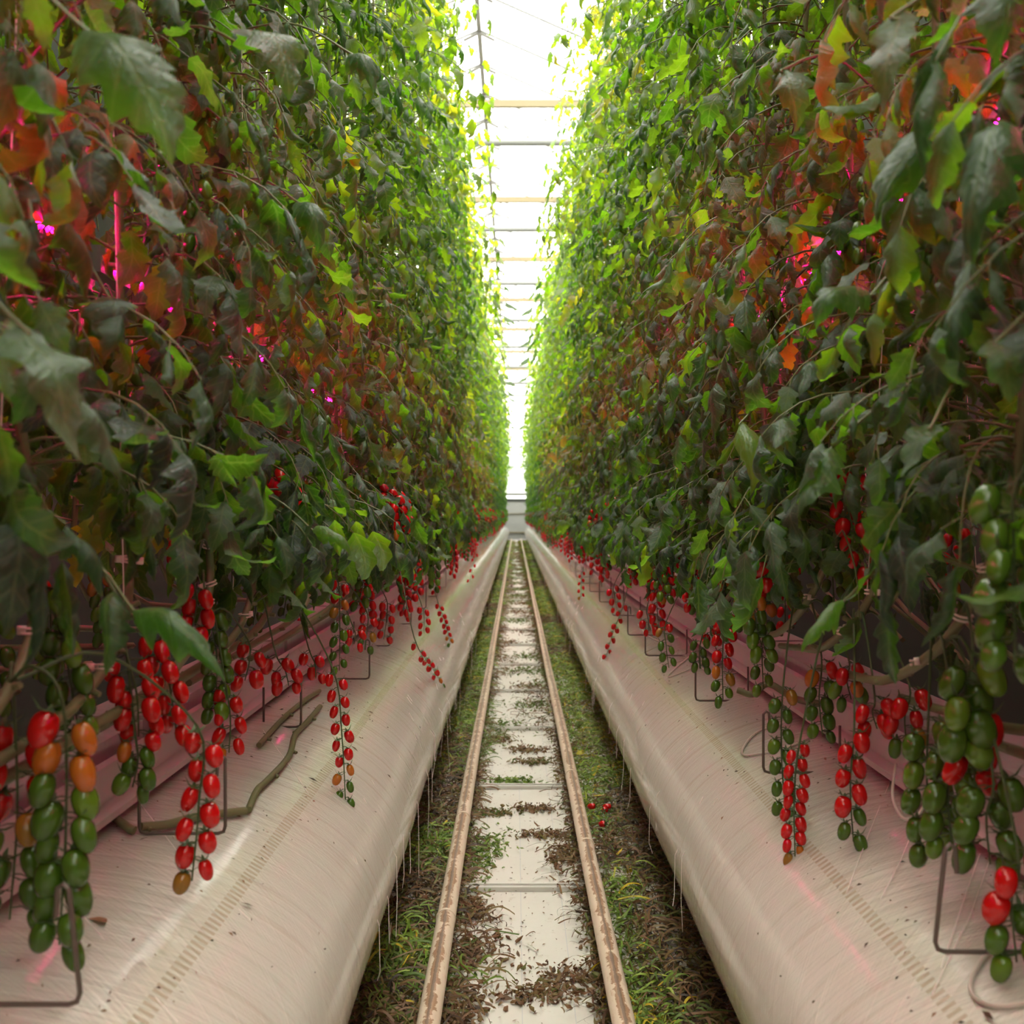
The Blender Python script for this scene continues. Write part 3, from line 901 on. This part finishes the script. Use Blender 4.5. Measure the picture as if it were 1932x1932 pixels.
extra = {}
for s in (-1, 1):
    for (ax_, ay, bx, by, xm, n, size, rf, spread, xt) in HERO[s]:
        d = xm * F / (bx - VX)
        bot = at_depth(bx, by, d)
        d2 = d if xt is None else xt * F / (ax_ - VX)
        top = at_depth(ax_, ay, d2)
        root, rx, ry, v = min(front[s], key=lambda r: abs(r[2] - d))
        Minv = (Matrix.Translation((rx, ry, SLABZ)) @ Matrix.Rotation(0 if s < 0 else PI, 4, 'Z')).inverted()
        lt, lb = np.array(Minv @ top), np.array(Minv @ bot)
        P = PATHS_N[v]; zt = max(lt[2] + .03, .12)
        idx = int(np.argmin(np.abs(P[:, 2] - zt) + (P[:, 1] < -.1) * 9)); p0 = P[idx]
        path = hang_path(p0, lt, lb, .006)
        L = np.concatenate([[0], np.cumsum(np.linalg.norm(np.diff(path, axis=0), axis=1))])
        f0 = L[int(np.argmin(np.linalg.norm(path - lt, axis=1)))] / L[-1]
        add_truss(root, path, f0, max(3, round(n * .8)) , size, rf, np.random.default_rng(int(ax_ * 7 + ay)), spread)
        if n > 12 or rf > 1: extra.setdefault(root.name, (root, rf, d))
# name the trusses in the labels of the plants that carry them
for k, (root, rf, d) in extra.items():
    if root['label'].endswith('row'):
        root['label'] = root['label'] + (', red trusses low down' if rf > .5 else ', green trusses low down')

for s, sd in ((-1, 'left'), (1, 'right')):
    y = .4
    while y < 9.5:
        root = empty('tomato_plant', (XB[s] + R.uniform(-.04, .04), y + R.uniform(-.06, .06), SLABZ), PI if s < 0 else 0)
        v = R.randrange(NV_FAR)
        put('foliage', FOL_F[v], root); put('stem', STM_F[v], root); put('support_string', STR[R.randrange(6)], root)
        put('truss', TT_FAR[R.randrange(len(TT))], root, None, (0, 0, PI))
        tag(root, 'pink-lit tomato plant of the back row behind the %s grow lights' % sd, 'tomato plant', 'back row of plants behind the %s grow lights' % sd)
        y += .34

# large curled leaves close to the viewer: (base px, tip px, depth at base, depth at tip, width factor, tint, facing, template seed)
HL = {-1: [((160, 55), (325, 310), .95, .92, 1.0, .30, (.35, -.75, .55), 1), ((40, 615), (150, 870), .88, .84, .9, .34, (.5, -.6, .6), 2), ((15, 600), (20, 760), .95, .92, .9, .62, (.1, -.9, -.3), 3),
           ((205, 560), (228, 668), 1.3, 1.26, 1.3, .30, (.2, -.7, .7), 4), ((215, 1115), (200, 1275), 1.22, 1.18, 1.1, .30, (.1, -.9, .3), 5), ((250, 1150), (425, 1285), 1.2, 1.15, .9, .40, (.3, -.6, .7), 6),
           ((470, 95), (545, 190), 1.45, 1.4, 1.1, .3, (.3, -.6, .7), 7), ((300, 0), (350, 60), 1.0, .97, 1.0, .2, (.2, -.7, .7), 8), ((60, 410), (10, 560), 1.0, .97, 1.2, .3, (.2, -.6, .7), 9),
           ((560, 380), (600, 480), 1.75, 1.7, .9, .25, (.3, -.7, .6), 10), ((660, 100), (705, 175), 1.9, 1.85, 1.3, .3, (.2, -.7, .7), 11), ((590, 1000), (660, 1050), 1.9, 1.86, 1.2, .55, (.2, -.6, .7), 12)],
      1: [((1790, 255), (1655, 400), 1.15, 1.1, 1.1, .30, (-.3, -.7, .6), 13), ((1915, 260), (1835, 500), .96, .92, 1.0, .28, (-.4, -.6, .6), 14), ((1700, 20), (1665, 215), 1.02, 1.0, .8, .35, (-.3, -.8, .3), 15),
          ((1570, 845), (1505, 975), 1.38, 1.33, 1.1, .34, (-.3, -.7, .6), 16), ((1835, 490), (1795, 700), 1.05, 1.02, .9, .24, (-.5, -.7, .4), 17), ((1400, 795), (1415, 935), 1.95, 1.9, 1.1, .82, (-.1, -.9, -.2), 18),
          ((1675, 1150), (1690, 1290), 1.35, 1.32, 1.2, .36, (-.1, -.95, .2), 19), ((1592, 1135), (1512, 1232), 1.45, 1.42, .9, .60, (-.3, -.7, .5), 20), ((1640, 560), (1540, 620), 1.3, 1.26, 1.0, .3, (-.2, -.6, .8), 21),
          ((1885, 640), (1905, 760), .98, .95, 1.1, .4, (-.3, -.8, .4), 22), ((1480, 130), (1500, 250), 1.5, 1.47, 1.0, .3, (-.2, -.7, .7), 23), ((1760, 800), (1700, 900), 1.15, 1.12, .9, .3, (-.3, -.7, .6), 24)]}
for s in (-1, 1):
    for (b, t, db, dt_, wf, tint, face, sd_) in HL[s]:
        rng = np.random.default_rng(4000 + sd_)
        B, Tp = np.array(at_depth(*b, db)), np.array(at_depth(*t, dt_))
        V, Q, UV = leaflet(18, 6, rng, .30)
        chord = V[(len(V) // 14) * 13 if False else -4] - V[3]        # from the stalk to the tip of the template
        ln = np.linalg.norm(chord); e_d = chord / ln
        e_s = np.array([1., 0, 0]); e_s = unit(e_s - e_d * e_s.dot(e_d)); e_n = np.cross(e_s, e_d)
        d = unit(Tp - B); sc = np.linalg.norm(Tp - B) / ln
        f = np.array(face); sx = unit(np.cross(d, f)); nx = np.cross(sx, d)
        rel = V - V[3]
        W = B + sc * ((rel @ e_s)[:, None] * sx * wf + (rel @ e_d)[:, None] * d + (rel @ e_n)[:, None] * nx)
        mb = MB(); mb.add(W, Q, 0, UV, tint)
        root, rx, ry, v = min(front[s], key=lambda r: abs(r[2] - db - .1))
        joint = np.array([rx + s * -.02, ry, B[2] + .04]); midp = (B * .6 + joint * .4) + np.array([0, 0, .05])
        tube(mb, smooth_path([joint, midp, B, B + d * .01], 6), .0022, 5, 1)
        me = mb.mesh('leaf', [M['leaf'], M['rachis']])
        me.transform((Matrix.Translation((rx, ry, SLABZ)) @ Matrix.Rotation(0 if s < 0 else PI, 4, 'Z')).inverted())
        put('leaf', me, root)

# the bare old stem that lies on the left air tube
def px_stem(D, pts, r, lift=.012):
    return smooth_path([on_duct(D, a, b, lift) for a, b in pts], 4), r
root = min(front[-1], key=lambda r: abs(r[2] - 2.0))[0]
mb = MB()
for pts, r in (([(150, 1530), (200, 1548), (238, 1575), (250, 1580)], .0075), ([(262, 1573), (310, 1568), (365, 1553), (455, 1540)], .0075),
               ([(462, 1538), (480, 1500), (500, 1480), (540, 1435), (552, 1395), (575, 1370), (600, 1340)], .0070), ([(485, 1415), (530, 1365), (570, 1330), (600, 1310)], .0065)):
    P, r = px_stem(DL, pts, r)
    tube(mb, P, r, 7)
    for i in range(1, len(P), 4):
        q = P[i] + np.array([R.uniform(-.012, .016), R.uniform(-.01, .01), -.004]); tube(mb, [P[i], q], [.0055, .004], 5)
mi = root.matrix_basis.inverted()
me = mb.mesh('old_stem', [M['stem']]); me.transform(Matrix.Translation(-Vector(root.location)))
put('old_stem', me, root)
root = min(front[1], key=lambda r: abs(r[2] - 2.6))[0]
mb = MB()
tube(mb, smooth_path([at_depth(1392, 1302, 2.62), at_depth(1420, 1310, 2.6), at_depth(1450, 1290, 2.6), at_depth(1500, 1318, 2.55), at_depth(1560, 1330, 2.5)], 4), .0085, 8)
me = mb.mesh('old_stem', [M['stem']]); me.transform(Matrix.Rotation(-PI, 4, 'Z') @ Matrix.Translation(-Vector(root.location)))
put('old_stem', me, root)

# ---------------------------------------------------------- wire stem hooks
def wire_hook(pl, y, x_out, x_in, h, rise_out=.13, rise_in=.10, tilt=0.0, label='', s=-1):
    mb = MB(); z = CH - h
    k = -1 if x_out < 0 else 1
    P = [(x_out + k * .014, 0, z + rise_out - .035), (x_out + k * .012, 0, z + rise_out - .004), (x_out + k * .006, 0, z + rise_out), (x_out, 0, z + rise_out - .006),
         (x_out - k * tilt, 0, z + .012), (x_out - k * tilt + k * .003, 0, z + .003), (x_out - k * tilt + k * .012, 0, z), (x_in - k * .012, 0, z), (x_in - k * .003, 0, z + .003), (x_in, 0, z + .012), (x_in, 0, z + rise_in)]
    tube(mb, P, .0030, 7)
    o = put('stem_hook', mb.mesh('stem_hook', [M['wire']]), None, (0, y, 0))
    tag(o, label, 'hook', 'bent wire stem hooks over the air tubes'); return o
HK = {-1: [(-.483, -.66, .53, 1.107), (-.482, -.625, .53, 1.70), (-.545, -.64, .54, 2.60), (-.484, -.61, .545, 3.39)],
      1: [(.520, .70, .53, 1.24), (.527, .69, .55, 2.18), (.530, .685, .55, 3.02), (.50, .66, .545, 3.95), (.51, .67, .55, 4.66)]}
for s, sd in ((-1, 'left'), (1, 'right')):
    ys_ = [(a, b, h, d) for a, b, h, d in HK[s]]
    d = ys_[-1][3]
    for k in range(6):
        d += .85; ys_.append((s * .52, s * .67, .545, d))
    for k, (xo, xi, h, d) in enumerate(ys_):
        wire_hook(None, d, xo, xi, h, tilt=.012 if d < 1.3 else 0, label='%s dark bent wire stem hook from the viewer over the %s air tube' % (ORD[k], sd))

# ------------------------------------------------------------- drip hoses
def hose(pts, r, label, D=DR):
    P = smooth_path(pts, 8); mb = MB(); tube(mb, P, r, 7)
    o = put('drip_hose', mb.mesh('drip_hose', [M['hose']])); tag(o, label, 'hose', 'thin drip hoses looped on the right tube')
od = lambda x, y: on_duct(DR, x, y, .005)
hose([od(1905, 1782), od(1868, 1805), od(1838, 1850), od(1842, 1885), od(1880, 1903), od(1932, 1900), od(1990, 1880)], .0030, 'thick pinkish drip hose loop in the lower right corner beside the nearest hook')
hose([od(1478, 1368), od(1430, 1385), od(1404, 1415), od(1408, 1428), od(1440, 1424), od(1490, 1412), od(1530, 1396)], .0028, 'drip hose loop on the right tube beside the second wire hook')
hose([od(1310, 1235), od(1285, 1255), od(1264, 1275), od(1268, 1278), od(1300, 1266), od(1330, 1250)], .0026, 'drip hose loop on the right tube beside the third wire hook')
hose([at_depth(1690, 1440, 1.75), at_depth(1684, 1500, 1.72), at_depth(1700, 1540, 1.68), at_depth(1720, 1545, 1.66), at_depth(1738, 1530, 1.66), at_depth(1760, 1470, 1.7)], .0024, 'narrow drip hose loop hanging behind the green trusses')
hose([od(1290, 1190), od(1300, 1215), od(1318, 1255), od(1350, 1275), od(1390, 1272)], .0022, 'thin drip hose curling under the third wire hook')
hose([od(1205, 1180), od(1222, 1200), od(1250, 1212), od(1280, 1205)], .0022, 'small far drip hose curl under the fourth wire hook')

# -------------------------------------------------- loose twines and threads
def thread(pts, r, label, group):
    mb = MB(); tube(mb, pts, r, 4)
    o = put('twine', mb.mesh('twine', [M['twine']])); tag(o, label, 'twine', group)
for s, D, sd in ((-1, DL, 'left'), (1, DR, 'right')):
    for k in range(26):
        y = R.choice([R.uniform(2.0, 4.5), R.uniform(2.5, 8), R.uniform(5, 14)])
        deg = R.uniform(-8, 10)
        x, z = duct_pt(D, deg)
        x0, z0 = duct_pt(D, deg + 28)
        e = -s * .003
        lo = R.uniform(.05, .22)
        thread([(x0 + e, y - .05, z0 + .004), (x + e * 1.6, y, z), (x + e * 2, y + .004, z - .10), (x + e * 2 + R.uniform(-.01, .01), y + R.uniform(-.02, .02), max(.03, z - lo))], .0008,
               'loose white twine end hanging off the edge of the %s air tube' % sd, 'twine ends off the %s air tube' % sd)
for k, (pts, D, lab) in enumerate((
    ([(1932 - 245, 1460), (1640, 1580), (1600, 1690)], DR, 'white twine crossing the right tube below the red truss tip'),
    ([(1730, 1555), (1700, 1630), (1665, 1700)], DR, 'white twine crossing the right tube below the green trusses'),
    ([(1850, 1615), (1815, 1720), (1780, 1830)], DR, 'white twine crossing the right tube beside the nearest hook riser'),
    ([(1870, 1620), (1835, 1730), (1762, 1880)], DR, 'white twine crossing the right tube behind the nearest hook bar'),
    ([(65, 1575), (160, 1740), (330, 1932)], DL, 'long white twine slanting over the left tube beside the nearest green truss'),
    ([(260, 1515), (340, 1620), (470, 1740)], DL, 'white twine slanting over the left tube under the second hook'),
    ([(495, 1380), (540, 1440), (580, 1500)], DL, 'white twine slanting over the left tube near the third hook'))):
    thread([on_duct(D, a, b, .004) for a, b in pts], .0007, lab, 'twines lying over the air tubes')

# -------------------------------------------------------------------- litter
LT = [leaflet(4, 2, LRNG, .2) for _ in range(14)]
def litter(name, label, region, n, tints, seed, zmax=.04, size=(.02, .055), strand=.5, ypow=2.0, y0=1.9, y1=44):
    rng = np.random.default_rng(seed); mb = MB()
    for k in range(n):
        u = rng.random(); y = y0 + (y1 - y0) * u ** ypow
        q = region(y, rng)
        if q is None: continue
        x, zz, tshift = q
        grow = 1 + max(0, y - 6) * .07
        tint = float(np.clip(rng.choice(tints) + rng.normal(0, .07) + tshift, 0, 1))
        z = .004 + zmax * zz * rng.random()
        az = rng.uniform(0, 2 * PI)
        if rng.random() < strand:
            L = rng.uniform(.03, .11) * min(grow, 2.2); m = 6
            c = rng.uniform(-2.4, 2.4); P = [np.array([x, y, z])]
            for i in range(m):
                a = az + c * i / m
                P.append(P[-1] + L / m * np.array([math.cos(a), math.sin(a), 0]))
            P = np.array(P); P[:, 2] = z + np.abs(np.sin(np.linspace(0, PI, m + 1))) * rng.uniform(0, .022) + .002
            wdt = rng.uniform(.0012, .0032) * grow
            nrm = np.array([-math.sin(az), math.cos(az), .5])
            V = np.concatenate([P - nrm * wdt, P + nrm * wdt]); i = np.arange(m)
            mb.add(V, np.stack([i, i + 1, i + m + 2, i + m + 1], 1), 0, None, tint)
        else:
            L = rng.uniform(*size) * min(grow, 2.4)
            V, Q, UV = LT[rng.integers(len(LT))]
            d = unit(np.array([math.cos(az), math.sin(az), rng.uniform(-.1, .5)])); up = unit(np.array([rng.normal(0, .6), rng.normal(0, .6), 1]))
            s_ = unit(np.cross(d, up)); n_ = np.cross(s_, d)
            W = np.array([x, y, z]) + L * (V[:, :1] * s_ * rng.uniform(.5, 1.2) + V[:, 1:2] * d + V[:, 2:3] * n_)
            W[:, 2] = np.maximum(W[:, 2], .002)
            mb.add(W, Q, 0, UV, tint)
    o = put(name, mb.mesh(name, [M['litter']])); tag(o, label, 'fallen leaves', kind='stuff'); return o

def patch(y, seed):   # slowly varying -1..1
    return (math.sin(y * 2.3 + seed) + math.sin(y * 5.1 + seed * 2.7) * .7 + math.sin(y * .9 + seed * .4)) / 2.2
def r_left(y, rng):
    x = rng.uniform(-.43, -.205); j = rng.normal(0, .09)
    brown = 2.9 < y + j < 3.38 or y + j < 2.5 or (y > 3.4 and patch(y, 1.0) + j * 3 < -.4)
    return x, 1 - abs(x + .31) / .2, (-.42 if brown else .05)
def r_right(y, rng):
    x = rng.uniform(.25, .56); j = rng.normal(0, .03)
    brown = (y < 4.3 and x + j > .36 + .04 * math.sin(y * 4)) or (3.32 < y + j * 3 < 3.75) or (y > 4.3 and patch(y, 4.0) + j * 8 < -.4)
    return x, 1 - abs(x - .37) / .25, (-.42 if brown else .05)
def r_in_left(y, rng):
    pch = patch(y, 2.0)
    wd = .020 + .15 * max(0, pch) ** 1.3
    x = -.185 + abs(rng.normal(0, wd)); 
    if x > .12: return None
    return x, max(.1, 1 - (x + .185) / .2) * .8, (.25 if patch(y, 7.5) > .25 else 0.0)
def r_in_right(y, rng):
    pch = patch(y, 6.0)
    wd = .020 + .13 * max(0, pch) ** 1.3
    x = .228 - abs(rng.normal(0, wd))
    if x < -.08: return None
    return x, max(.1, 1 - (.228 - x) / .2) * .8, (.25 if patch(y, 3.3) > .55 else 0.0)
BANDS = [(2.58, .13, .055, .05, 0), (2.50, .05, .05, .03, 0), (2.42, -.13, .04, .07, 0), (2.75, -.12, .03, .05, 0), (3.05, -.13, .03, .05, 0), (3.45, -.13, .03, .12, .35), (3.62, -.09, .04, .08, .4), (3.75, .10, .06, .025, 0), (3.55, .16, .03, .07, 0),
         (4.08, .07, .05, .025, 0), (4.02, -.10, .05, .02, .2), (4.50, -.02, .06, .03, .45), (4.85, .10, .05, .03, .1), (5.10, .06, .06, .04, 0), (5.35, -.10, .05, .06, .05)]
for k_ in range(24):
    b_ = 5.7 + .55 * k_ + .035 * k_ * k_
    BANDS.append((b_, .02 + .11 * math.sin(b_ * 17.3), .085, .05 + .008 * b_, .3 if math.sin(b_ * 9.1) > .5 else 0))
def r_band(y, rng):      # drifts that lie across the cloth, each at its own place
    b, xc, sx, sy, ts = BANDS[rng.integers(len(BANDS))]
    x = rng.normal(xc, sx)
    if not -.17 < x < .21: return None
    return x, .5, ts, b + rng.normal(0, sy)
litter('leaf_litter', 'green and brown prunings heaped between the left air tube and left rail', r_left, 26000, (.55, .7, .8, .6, .3, .88), 11, .05, size=(.014, .048), strand=.70)
litter('leaf_litter', 'green and brown prunings heaped between the right rail and right air tube', r_right, 30000, (.55, .7, .8, .62, .32, .9), 12, .05, size=(.014, .048), strand=.70)
litter('leaf_litter', 'brown dried leaf scraps along the inner side of the left rail', r_in_left, 9000, (.10, .22, .3, .15, .42), 13, .03, size=(.008, .034), strand=.35)
litter('leaf_litter', 'brown dried leaf scraps along the inner side of the right rail', r_in_right, 8000, (.10, .22, .3, .15, .42), 14, .03, size=(.008, .034), strand=.35)
def band_litter():
    rng = np.random.default_rng(15); mb = MB()
    for k in range(8200):
        q = r_band(0, rng)
        if q is None: continue
        x, zz, ts, y = q
        az = rng.uniform(0, 2 * PI); L = rng.uniform(.010, .036) * (1 + max(0, y - 6) * .06)
        V, Q, UV = LT[rng.integers(len(LT))]
        d = unit(np.array([math.cos(az), math.sin(az), rng.uniform(-.05, .4)])); up = unit(np.array([rng.normal(0, .5), rng.normal(0, .5), 1])); s_ = unit(np.cross(d, up)); n_ = np.cross(s_, d)
        W = np.array([x, y, .006 + .014 * rng.random()]) + L * (V[:, :1] * s_ * rng.uniform(.4, 1.1) + V[:, 1:2] * d + V[:, 2:3] * n_); W[:, 2] = np.maximum(W[:, 2], .002)
        mb.add(W, Q, 0, UV, float(np.clip(rng.choice((.15, .22, .3, .35)) + ts + rng.normal(0, .06), 0, 1)))
    for k in range(900):      # crumbs
        y = 2.0 + 8 * rng.random() ** 2; x = rng.uniform(-.14, .18); L = rng.uniform(.002, .008); az = rng.uniform(0, 6.3)
        d = np.array([math.cos(az), math.sin(az), 0]) * L; e = np.array([-math.sin(az), math.cos(az), 0]) * L * .3
        c = np.array([x, y, .003]); mb.add([c - d, c - e, c + d, c + e + np.array([0, 0, .001])], [(0, 1, 2, 3)], 0, None, float(rng.choice((.02, .1, .25))))
    o = put('leaf_litter', mb.mesh('leaf_litter', [M['litter']])); tag(o, 'dry brown leaf drifts lying across the white cloth between the rails', 'fallen leaves', kind='stuff')
band_litter()

# small dark flecks on the tubes
def flecks(D, sd, seed):
    rng = np.random.default_rng(seed); mb = MB()
    for k in range(420):
        y = 1.0 + 7 * rng.random() ** 1.6; deg = rng.uniform(42, 82) if rng.random() < .85 else rng.uniform(20, 50)
        x, z = duct_pt(D, deg); t = math.radians(deg)
        nrm = np.array([D['s'] * math.cos(t) / D['a'], 0, math.sin(t) / D['b']]); nrm = unit(nrm); tx = unit(np.cross(nrm, [0, 1., 0])); ty = np.array([0, 1., 0])
        az = rng.uniform(0, 6.3); L = rng.uniform(.0015, .006) * (1 if rng.random() < .9 else 2.2)
        d = (math.cos(az) * tx + math.sin(az) * ty) * L; e = np.cross(nrm, d) * .28
        c = np.array([x, y, z]) + nrm * .005
        mb.add([c - d, c - e, c + d, c + e + nrm * .002], [(0, 1, 2, 3)], 0, None, float(rng.choice((.0, .05, .2))))
    o = put('leaf_crumbs', mb.mesh('leaf_crumbs', [M['litter']])); tag(o, 'tiny dark leaf crumbs scattered on top of the %s air tube' % sd, 'leaf crumbs', kind='stuff')
flecks(DL, 'left', 21); flecks(DR, 'right', 22)
# one dried leaf on the left tube
c = on_duct(DL, 192, 1742, .006)
mb = MB(); V, Q, UV = LT[3]
mb.add(np.array(c) + .042 * np.stack([V[:, 1] - .5, V[:, 0] * .9, V[:, 2] * .15 + .02], 1), Q, 0, UV)
tag(put('dried_leaf', mb.mesh('dried_leaf', [M['deadleaf']])), 'single curled brown dried leaf lying on the left air tube', 'leaf')

# fallen tomatoes on the right litter
for k, (px, py, lab) in enumerate(((1124, 1536, 'leftmost red tomato of the fallen trio right of the right rail'),
        (1139, 1545, 'middle red tomato of the fallen trio right of the right rail'),
        (1154, 1537, 'rightmost red tomato of the fallen trio right of the right rail'),
        (1143, 1570, 'lone red tomato half sunk in the litter below the fallen trio'))):
    d = F * (CH - .05) / (py - VY); p = at_depth(px, py, d)
    o = put('tomato', TOM['red', k % 3], None, (p.x, p.y, p.z + .030), (1.4 + R.uniform(-.2, .2), 0, R.uniform(0, 6)), (.95, .95, .95))
    tag(o, lab, 'tomato', 'fallen tomatoes beside the right rail')
